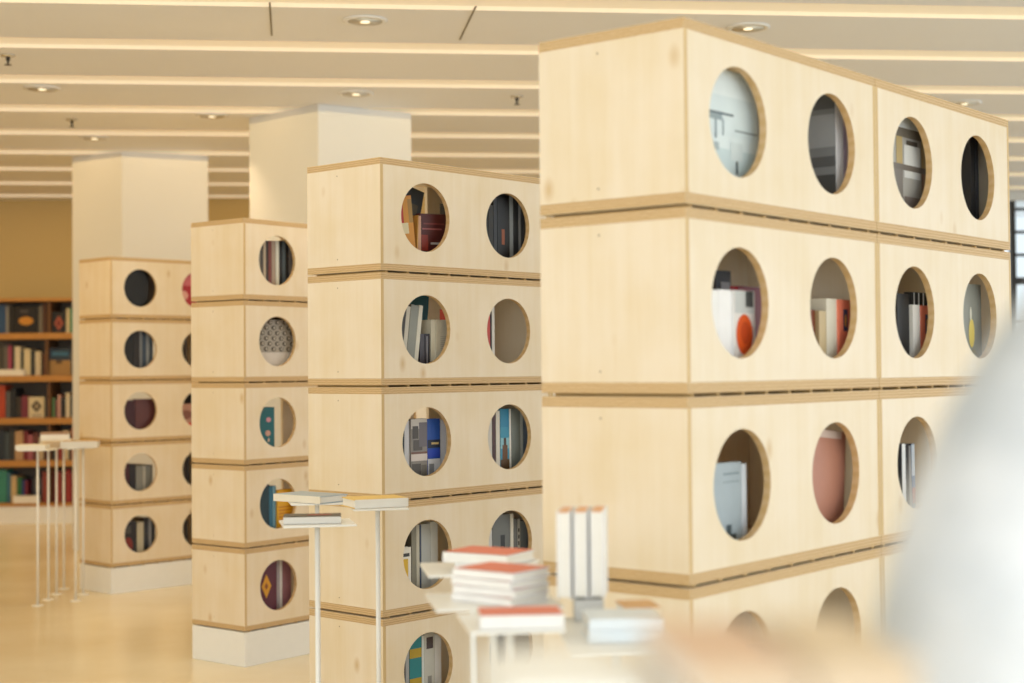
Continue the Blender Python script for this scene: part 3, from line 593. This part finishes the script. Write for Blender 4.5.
for j in range(5):
    for px in (-48, 48 if j != 1 else 45.5):
        bpart('divider', sx(px)-.012, sx(px)+.012, BY+.03, BY+.37, sz(SH[j+1][0])+.0005, sz(SH[j][1])-.0005, M_DARKWOOD)
RN = ['top', 'second', 'middle', 'fourth', 'bottom']
def shelf_book(row, x0, x1, yt, colr, desc, cover=False, pr=None, y=.08, zb=None):
    z0 = sz(SH[row+1][0])+.001 if zb is None else zb
    w = sx(x1)-sx(x0)-.0015; h = sz(yt)-z0
    h = min(h, sz(SH[row][1])-z0-.004)
    r = empty('book')
    if cover:
        book_mesh('cover', r, .03, w, h, colr, colr, pr)
        r.matrix_world = Matrix.Translation((sx(x0), BY+y+.03, z0)) @ AX_F
    else:
        book_mesh('cover', r, w, .2, h, colr, colr, None)
        r.matrix_world = Matrix.Translation((sx(x0), BY+y, z0))
    tag(r, '%s on the %s shelf of the oak bookcase' % (desc, RN[row]), 'book', 'books on the %s shelf of the bookcase' % RN[row])
SB = [
 (0,-6,3,303,'2F4F78','navy blue book at left'),(0,3.2,6,304,'8C8A84','grey book'),(0,6.2,10.5,303,'2A2826','charcoal book'),
 (0,36.5,40,304,'7C766A','grey brown book'),(0,40.3,44,301,'5A3A26','brown book'),(0,64,67.5,307,'D8C9A0','cream book'),(0,67.8,73,307,'3F8A66','green book'),
 (1,-6,1,344,'4A463F','dark brown book'),(1,1.3,5,344,'6A655E','grey-brown book'),(1,5.3,9,344,'A84A64','pink book'),(1,9.2,11.6,343,'24211F','black book left of the white ones'),(1,12,18,345,'DCD0B4','thick cream book'),(1,18.3,21,350,'2B3A40','dark teal book'),(1,21.3,28,347.5,'D9CBA6','thickest cream book'),(1,28.3,32.3,349,'2E3338','slate black book'),(1,32.6,38.5,350,'D5C8AC','pale cream book'),(1,38.8,41,355,'4A3A2A','short brown book'),(1,41.2,44,352,'6E3A20','rust brown book'),
 (2,-4,2.5,384,'B5482C','orange-red book'),(2,2.8,8,390,'57585A','grey book'),(2,8.3,13.5,387,'23262C','thick black book'),(2,13.8,18.5,396,'3A332C','dark brown book'),(2,18.8,25.5,395,'7A3442','crimson-topped book'),(2,42.3,45.5,396,'2A2A28','black book beside the patterned cover'),(2,50,52.3,397,'5B9060','green book'),(2,52.6,55,399,'7A4A4A','dull red book'),(2,55.3,58,394,'D8A89A','pale pink book'),(2,58.3,63,397,'2C2C2C','black book between pink and cream'),(2,63.3,67.5,392,'D8CDB0','cream book'),(2,67.8,70.3,396,'3A4048','slate book'),(2,70.5,73,392,'8A2E3A','dark red book'),
 (3,-5,2,429,'2B3644','dark navy book'),(3,2.3,6.5,431,'45525A','slate blue book'),(3,6.8,12,428,'3A3A3A','charcoal book'),(3,12.3,20.5,430,'BC9870','wide tan book'),(3,20.8,25,430,'7A2C30','dark red book'),(3,25.3,30,434,'A8606A','dusty rose book'),(3,30.3,36,432,'6A3A34','brown red book'),(3,36.3,41,436,'C8B490','beige book'),(3,41.3,45.5,434,'5A3028','maroon book'),(3,50,55,434,'4A4A46','dark grey book'),(3,55.3,60,432,'933A34','brick red book'),(3,60.3,66,430,'D6C6A0','cream book'),(3,66.3,69,436,'4A4A4A','grey book'),(3,69.3,73,427,'D06A3A','orange book'),
 (4,-5,4,469,'3E8A78','teal green book'),(4,4.3,8,472,'3A7088','blue book'),(4,8.3,14,475,'C9AE80','tan book'),(4,14.3,19,477,'2F6A40','green book'),(4,19.3,22,479,'2C3A78','royal blue book'),(4,22.3,24.5,480,'7A2A38','wine red book'),(4,50,52,471,'5A241C','dark brown-red book'),(4,52.3,58,471,'A03C30','red book'),(4,58.3,64,472,'7A4038','brown-red book'),(4,64.3,67,469,'B03A34','bright red book'),(4,67.3,73,472,'8A2A2A','deep red book'),(4,40,46.5,471,'9A4436','brick red book'),
]
for row, x0, x1, yt, c, d in SB: shelf_book(row, x0, x1, yt, c, d)
shelf_book(0, 11, 36, 305, '1C1815', 'large black cover with an orange ellipse', True, 'ellipse')
shelf_book(0, 49.5, 63.5, 311, '2B2A28', 'black cover with a rust red diamond', True, 'reddiamond')
shelf_book(1, 47, 68.5, 347, '27384A', 'navy cover with tan panel, blue band,', True, 'tanpanel')
shelf_book(2, 26, 42, 396, 'D8CBA8', 'cream cover with dark diamond ornament', True, 'darkdiamond')
def flat_book(name_label, cat, x, y, z, L_, W_, T_, rot, spine, cover, group=None, pr=None, name='book', pages_front=False):
    """closed book lying flat, cover up; local y (spine to fore-edge) and z(height) lie in the plane"""
    r = empty(name)
    book_mesh('cover', r, T_, W_, L_, spine, cover, pr)
    # x -> up, y -> Y', z -> X'
    M = Matrix(((0,0,1,0),(0,1,0,0),(-1,0,0,0),(0,0,0,1)))
    M = Matrix(((0,0,1,0),(0,1,0,0),(1,0,0,0),(0,0,0,1)))
    M = Matrix(((0,0,-1,0),(0,1,0,0),(1,0,0,0),(0,0,0,1)))
    r.matrix_world = Matrix.Translation((x, y, z)) @ Matrix.Rotation(R(rot), 4, 'Z') @ Matrix.Translation((L_/2, -W_/2, 0)) @ M
    tag(r, name_label, cat, group); return r
flat_book('white book lying flat, front of the second bookcase shelf', 'book', sx(10), BY+.04, 0, .24, .06, .055, 180, 'E6DFCB', 'E6DFCB').location.z = sz(374.5)+.0012
flat_book('white book lying flat, front of the bottom bookcase shelf', 'book', sx(25), BY+.04, 0, .225, .06, .065, 180, 'E9E0CA', 'E9E0CA').location.z = sz(502)+.0012
r = empty('glass_cloche', (sx(32.2), BY+.2, sz(502)+.001))
mb = MB(); mb.lathe([(.068, 0), (.068, .02)], M_DARKWOOD, 24); mb.build('base', r)
mb = MB(); mb.lathe([(.064, .021), (.064, .16), (.056, .20), (.038, .228), (.012, .24), (.012, .26)], plain('dome_grey', '6E7076', .2), 24); mb.build('dome', r, smooth=True)
tag(r, 'grey shiny dome on the bottom shelf behind the white lying book', 'ornament')

# ------------------------------------------------------------------ slender white display stands
def stand(x, y, z, label, w=.17, d=.2, rot=0, group='white pole display stands', pr=.007, px=0, py=0):
    r = empty('display_stand', (x, y, 0), R(rot))
    mb = MB(); mb.box(-w/2, w/2, -d/2, d/2, z-.005, z, M_WHITE); mb.build('top_plate', r, bevel=.001)
    mb = MB(); mb.lathe([(pr, .006), (pr, z-.005)], M_WHITE, 16, (px, py)); mb.build('pole', r, smooth=True)
    mb = MB(); mb.lathe([(.034, 0), (.034, .004), (.012, .006)], M_WHITE, 24, (px, py)); mb.build('base_plate', r)
    tag(r, label, 'display stand', group); return r
# far left cluster
zl = .905
for (x, y, w, rot, lb) in [(-2.673, 8.85, .19, 0, 'white pole stand farthest left in the distant cluster, bare plate'),
                       (-2.679, 9.08, .15, 30, 'white pole stand second from left in the distant cluster'),
                       (-2.694, 9.30, .16, 10, 'white pole stand third from left in the distant cluster'),
                       (-2.712, 9.52, .16, 10, 'white pole stand rearmost in the distant left cluster'),
                       (-2.50, 9.02, .16, 38, 'white pole stand with book, nearest the farthest plywood tower'),
                       (-2.523, 9.27, .11, 38, 'white pole stand directly behind the stand beside the farthest tower')]:
    stand(x, y, zl, lb, w, .17 if w > .12 else .11, rot)
flat_book('white book lying on the leftmost distant display stand', 'book', -2.70, 8.85, zl+.0008, .17, .14, .028, 4, 'EDE8DC', 'E8E0CC')
flat_book('thick cream book, lower of the pile on a distant left stand', 'book', -2.69, 9.30, zl+.0008, .18, .14, .038, 8, 'EDE8DC', 'E6DAC4')
flat_book('thin white book, middle of the pile on a distant left stand', 'book', -2.70, 9.30, zl+.0394, .17, .13, .03, 14, 'F0EBE0', 'E6DAC4')
flat_book('brown covered book topping the pile on a distant left stand', 'book', -2.70, 9.30, zl+.0700, .165, .12, .012, 8, 'B08A6A', '9A7458')
flat_book('book with tan cover on the stand beside the farthest tower', 'book', -2.47, 9.02, zl+.0008, .21, .16, .04, 8, 'E0DCD2', 'C09A62')
flat_book('beige book on the second stand of the distant left cluster', 'book', -2.66, 9.08, zl+.0008, .12, .12, .035, 30, 'CDB79A', 'C8B08C')
# middle trio in front of the middle tower
zm = .955
stand(-.476, 4.02, zm, 'white pole stand in the middle holding the small dark book', .19, .17, 12)
stand(-.552, 4.66, zm, 'white pole stand behind the small dark book, holding the white edged book', .17, .17, 12)
stand(-.352, 4.47, zm, 'white pole stand with yellow covered book at the middle tower corner', .16, .17, 12)
flat_book('small book with dark photo cover on the middle display stand', 'book', -.489, 4.02, zm+.0008, .150, .10, .018, 6, 'DAD6CE', '3A332E', pr='redfigure')
flat_book('grey-blue covered book with white pages, behind the small dark book', 'book', -.572, 4.66, zm+.0008, .20, .12, .022, -38, 'E6DCC8', 'A9B4BC')
flat_book('book with yellow cover and white pages on the right stand', 'book', -.360, 4.47, zm+.0008, .165, .12, .026, 24, 'F1EEE6', 'EAC46A')
# blurred near group
CORAL = 'E67A60'
ZN = .95
stand(.018, 2.46, ZN, 'near white stand in front carrying a single coral book', .15, .18, 8)
stand(-.010, 2.69, ZN, 'near white stand carrying the tall pile of coral covered books', .22, .19, 8)
stand(-.052, 3.12, ZN, 'white stand behind the book pile carrying two coral books', .2, .2, 8)
stand(.192, 2.49, .925, 'white stand under three upright books near the nearest tower', .18, .32, 3)
flat_book('single coral covered book on the foremost blurred stand', 'book', .034, 2.425, ZN+.0008, .132, .085, .021, 4, 'F1EEEA', 'F3F0EC', pr='coral_top')
z = ZN+.0008
for k in range(4):
    flat_book('%s white book of the near pile%s' % (['lowest', 'second lowest', 'second highest', 'topmost'][k], ', coral cover up' if k == 3 else ', coral edge showing'), 'book', .004+.002*(k % 2), 2.685, z, .132, .11, .0130, -38+[0, 3, -1, 1][k], 'F4F1EE', 'F4F1EE', 'books piled on the near stand', pr='coral_top'); z += .0143
flat_book('white book lying under the coral book on the rear stand', 'book', .0, 3.09, ZN+.0008, .14, .11, .016, -24, 'F4F2EE', 'F2EFEA')
flat_book('coral covered book on top at the rear blurred stand', 'book', -.018, 3.09, ZN+.0180, .15, .115, .020, -30, 'F4F2EE', 'F4F2EE', pr='coral_top')
for k in range(3):
    r = empty('book')
    book_mesh('cover', r, .0235, .10, .150, 'F1EFEC', 'F1EFEC')
    mb = MB(); mb.box(.0024, .0211, .001, .096, .1475, .1492, paint('EDB07C')); mb.build('top_edge', r)
    r.matrix_world = Matrix.Translation((.138+k*.0286, 2.70+k*.004, .9625)) @ Matrix.Rotation(R(172), 4, 'Z')
    tag(r, 'upright white book with orange top, %s of three standing together' % ['leftmost', 'middle', 'rightmost'][k], 'book', 'three upright books on the blurred stand')
mb = MB(); mb.box(.130, .180, 2.60, 2.66, .9255, .961, plain('holder_grey', 'C6C6C4', .5)); o = mb.build('book_holder', bevel=.001)
tag(o, 'low grey holder under the three upright white books', 'book holder')
flat_book('pale blue-white book, lower of two lying beside upright books', 'book', .198, 2.45, .9258, .118, .10, .019, 3, 'DDE4E8', 'DDE4E8')
flat_book('pale blue-white book, upper of two lying beside upright books', 'book', .198, 2.45, .9454, .118, .10, .017, 4, 'E4EAEE', 'E0E6EA')
flat_book('small tan covered book lying behind the pale blue books', 'book', .235, 2.56, .9258, .06, .09, .035, 8, 'E8D6B8', 'D9A66C')

# closest, strongly blurred stand
stand(.078, .64, 1.226, 'tall white stand very close at the bottom edge under beige books', .17, .13, 3, pr=.008)
flat_book('beige book lying close to the camera, middle one, pinkish cover', 'book', .092, .64, 1.2268, .044, .11, .016, 6, 'C4AE92', 'DDB898')
flat_book('light wood coloured book lying close to the camera, right one', 'book', .139, .64, 1.2268, .040, .11, .018, 2, 'C4AE92', 'DEC6A4')
flat_book('white booklet on the close stand at the bottom edge', 'book', .024, .64, 1.2268, .05, .10, .006, 5, 'F4F1EA', 'F4F1EA')

# ------------------------------------------------------------------ person at the right edge (only an arm and shoulder reach the picture)
def skin_mesh(name, pts, edges, rad, mat, parent=None, sub=2, root=0):
    me = bpy.data.meshes.new(name); me.from_pydata([tuple(p) for p in pts], edges, [])
    o = bpy.data.objects.new(name, me); COL.objects.link(o)
    if parent: o.parent = parent
    md = o.modifiers.new('skin', 'SKIN'); md.use_smooth_shade = True
    for i, r_ in enumerate(rad):
        rr = r_ if isinstance(r_, tuple) else (r_, r_)
        me.skin_vertices[0].data[i].radius = rr
        me.skin_vertices[0].data[i].use_root = (i == root)
    s = o.modifiers.new('sub', 'SUBSURF'); s.levels = sub; s.render_levels = sub
    me.materials.append(mat)
    return o
M_SKIN = plain('skin', 'D9A98A', .55, var=.04)
M_HAIR = plain('hair_brown', '4A3424', .6, var=.2, scale=150)
m_knit, nt, b = new_mat('white_knit')
geo = nt.nodes.new('ShaderNodeNewGeometry')
n = nt.nodes.new('ShaderNodeTexNoise'); n.inputs['Scale'].default_value = 11; n.inputs['Detail'].default_value = 5
nt.links.new(geo.outputs['Position'], n.inputs['Vector'])
r_ = nt.nodes.new('ShaderNodeValToRGB'); r_.color_ramp.elements[0].position = .35; r_.color_ramp.elements[0].color = lin('B4B9BE')
r_.color_ramp.elements[1].position = .6; r_.color_ramp.elements[1].color = lin('DFE0E3')
nt.links.new(n.outputs['Fac'], r_.inputs['Fac']); nt.links.new(r_.outputs['Color'], b.inputs['Base Color']); b.inputs['Roughness'].default_value = .9
M_TROUSER = plain('trouser_blue', '3A4658', .8); M_SHOE = plain('shoe_white', 'DAD8D2', .6)
px, py = .56, .84
pr = empty('person', (px, py, 0))
tag(pr, 'person in a white-blue knitted top at the right edge, arm reaching in', 'person')
def P_(x, y, z): return (x-px, y-py, z)
# body: pelvis, spine, neck, head, arms, legs
pts = [P_(.56,.84,.93), P_(.56,.84,1.10), P_(.56,.85,1.27), P_(.56,.85,1.40), P_(.56,.86,1.47), P_(.56,.88,1.52), P_(.56,.89,1.60), P_(.56,.89,1.67),
       P_(.40,.80,1.385), P_(.245,.73,1.14), P_(.40,.96,1.10), P_(.44,.985,1.10),
       P_(.72,.86,1.385), P_(.77,.82,1.13), P_(.66,1.02,1.10), P_(.62,1.045,1.10),
       P_(.47,.84,.88), P_(.47,.86,.50), P_(.47,.83,.09), P_(.47,.93,.045),
       P_(.65,.84,.88), P_(.65,.86,.50), P_(.65,.83,.09), P_(.65,.93,.045)]
edges = [(0,1),(1,2),(2,3),(3,4),(4,5),(5,6),(6,7),(3,8),(8,9),(9,10),(10,11),(3,12),(12,13),(13,14),(14,15),(0,16),(16,17),(17,18),(18,19),(0,20),(20,21),(21,22),(22,23)]
rad = [(.14,.10),(.12,.09),(.14,.10),(.10,.08),.052,.06,(.078,.095),(.06,.07),.055,.038,.024,.03,.055,.038,.024,.03,.085,.055,.038,.03,.085,.055,.038,.03]
skin_mesh('body', pts, edges, rad, M_SKIN, pr)
top_pts = [P_(.56,.84,.86), P_(.56,.84,1.05), P_(.56,.85,1.25), P_(.56,.85,1.385), P_(.56,.86,1.445),
           P_(.358,.79,1.385), P_(.282,.755,1.27), P_(.240,.735,1.14), P_(.33,.84,1.115), P_(.385,.93,1.105),
           P_(.715,.86,1.395), P_(.745,.84,1.27), P_(.77,.82,1.13), P_(.72,.91,1.11), P_(.68,.98,1.105)]
skin_mesh('knitted_top', top_pts, [(0,1),(1,2),(2,3),(3,4),(3,5),(5,6),(6,7),(7,8),(8,9),(3,10),(10,11),(11,12),(12,13),(13,14)],
          [(.18,.135),(.16,.125),(.175,.13),(.13,.10),.072,.10,.095,.082,.058,.046,.10,.09,.072,.058,.046], m_knit, pr)
skin_mesh('trousers', [P_(.56,.84,.96), P_(.56,.84,.90), P_(.47,.84,.84), P_(.47,.86,.50), P_(.47,.83,.12), P_(.65,.84,.84), P_(.65,.86,.50), P_(.65,.83,.12)],
          [(0,1),(1,2),(2,3),(3,4),(1,5),(5,6),(6,7)], [(.165,.12),(.17,.125),.105,.075,.062,.105,.075,.062], M_TROUSER, pr)
for sx_ in (.47, .65):
    skin_mesh('shoe', [P_(sx_,.80,.045), P_(sx_,.90,.045), P_(sx_,1.0,.038)], [(0,1),(1,2)], [(.05,.045),(.052,.045),(.045,.036)], M_SHOE, pr)
skin_mesh('hair', [P_(.56,.85,1.56), P_(.56,.855,1.64), P_(.56,.87,1.70), P_(.56,.83,1.50)], [(0,1),(1,2),(0,3)], [(.085,.06),(.095,.10),(.08,.09),(.07,.04)], M_HAIR, pr)
for s_ in (-1, 1):
    mb = MB(); mb.lathe([(.004,-.012),(.011,-.006),(.012,0),(.011,.006),(.004,.012)], plain('eye_white', 'EDEBE6', .3), 12)
    o = mb.build('eye', pr, smooth=True); o.location = (s_*.032, .135, 1.615)
    skin_mesh('ear', [(s_*.082, .045, 1.59), (s_*.086, .04, 1.62)], [(0,1)], [(.012,.02),(.014,.022)], M_SKIN, pr, 1)
skin_mesh('nose', [(0, .135, 1.61), (0, .155, 1.578)], [(0,1)], [.008, .013], M_SKIN, pr, 1)
mb = MB(); mb.box(-.022, .022, .126, .138, 1.547, 1.556, plain('lips', 'B5685C', .5)); mb.build('mouth', pr, bevel=.003)
# hands holding an open booklet in front of the chest, outside the picture
for s_, hx, hy in ((-1, .44, .985), (1, .62, 1.045)):
    for k in range(4):
        bx_, by_, bz_ = hx-px+s_*.0, hy-py+.01, 1.125-k*.018
        ln = (.035, .040, .037, .030)[k]; d = -s_
        skin_mesh('finger', [(bx_, by_, bz_), (bx_+d*ln, by_+.028, bz_), (bx_+d*ln*1.7, by_+.018, bz_-.003)], [(0,1),(1,2)], [.010, .009, .0075], M_SKIN, pr, 1)
    skin_mesh('thumb', [(hx-px, hy-py-.01, 1.12), (hx-px-s_*.025, hy-py-.02, 1.145), (hx-px-s_*.045, hy-py-.012, 1.15)], [(0,1),(1,2)], [.012, .010, .008], M_SKIN, pr, 1)

# ------------------------------------------------------------------ light
w = bpy.data.worlds.new('world'); scene.world = w; w.use_nodes = True
bgn = w.node_tree.nodes['Background']
sky = w.node_tree.nodes.new('ShaderNodeTexSky'); sky.sky_type = 'HOSEK_WILKIE'; sky.turbidity = 4; sky.sun_direction = (.3, -.5, .8)
bgn.inputs['Color'].default_value = (.93, .98, 1, 1); bgn.inputs['Strength'].default_value = 1.1
def area(name, loc, rot, sx_, sy_, e, color):
    l = bpy.data.lights.new(name, 'AREA'); l.shape = 'RECTANGLE'; l.size = sx_; l.size_y = sy_; l.energy = e; l.color = color
    o = bpy.data.objects.new(name, l); COL.objects.link(o); o.location = loc; o.rotation_euler = [R(a) for a in rot]; return o
# daylight by the right windows and an unseen panel behind; left is added fill
area('daylight_right', (7.9, 3, 1.55), (0, 90, 0), 2.7, 12, 155, (.80, .90, 1))
area('daylight_behind', (0, -3.3, 1.7), (90, 0, 0), 12, 2.8, 305, (.79, .89, 1))
area('fill_left', (-6.3, 1.0, 1.6), (0, -90, 0), 2.6, 7, 60, (.78, .90, 1))  # added to brighten the end faces; that wall has no window
# unseen fill panels added under the ceiling: paler mid-room, warm deeper in
area('ceiling_fill', (-2.0, 8.3, 2.96), (0, 0, 0), 6, 4, 46, (1, .72, .30))
area('ceiling_fill', (-1.3, 5.2, 2.96), (0, 0, 0), 4, 3, 27, (1, .93, .76))
area('ceiling_fill', (-2.5, 12.0, 2.96), (0, 0, 0), 7, 3, 58, (1, .68, .28))
scene.view_settings.view_transform = 'Standard'
scene.view_settings.look = 'None'
scene.view_settings.exposure = 0
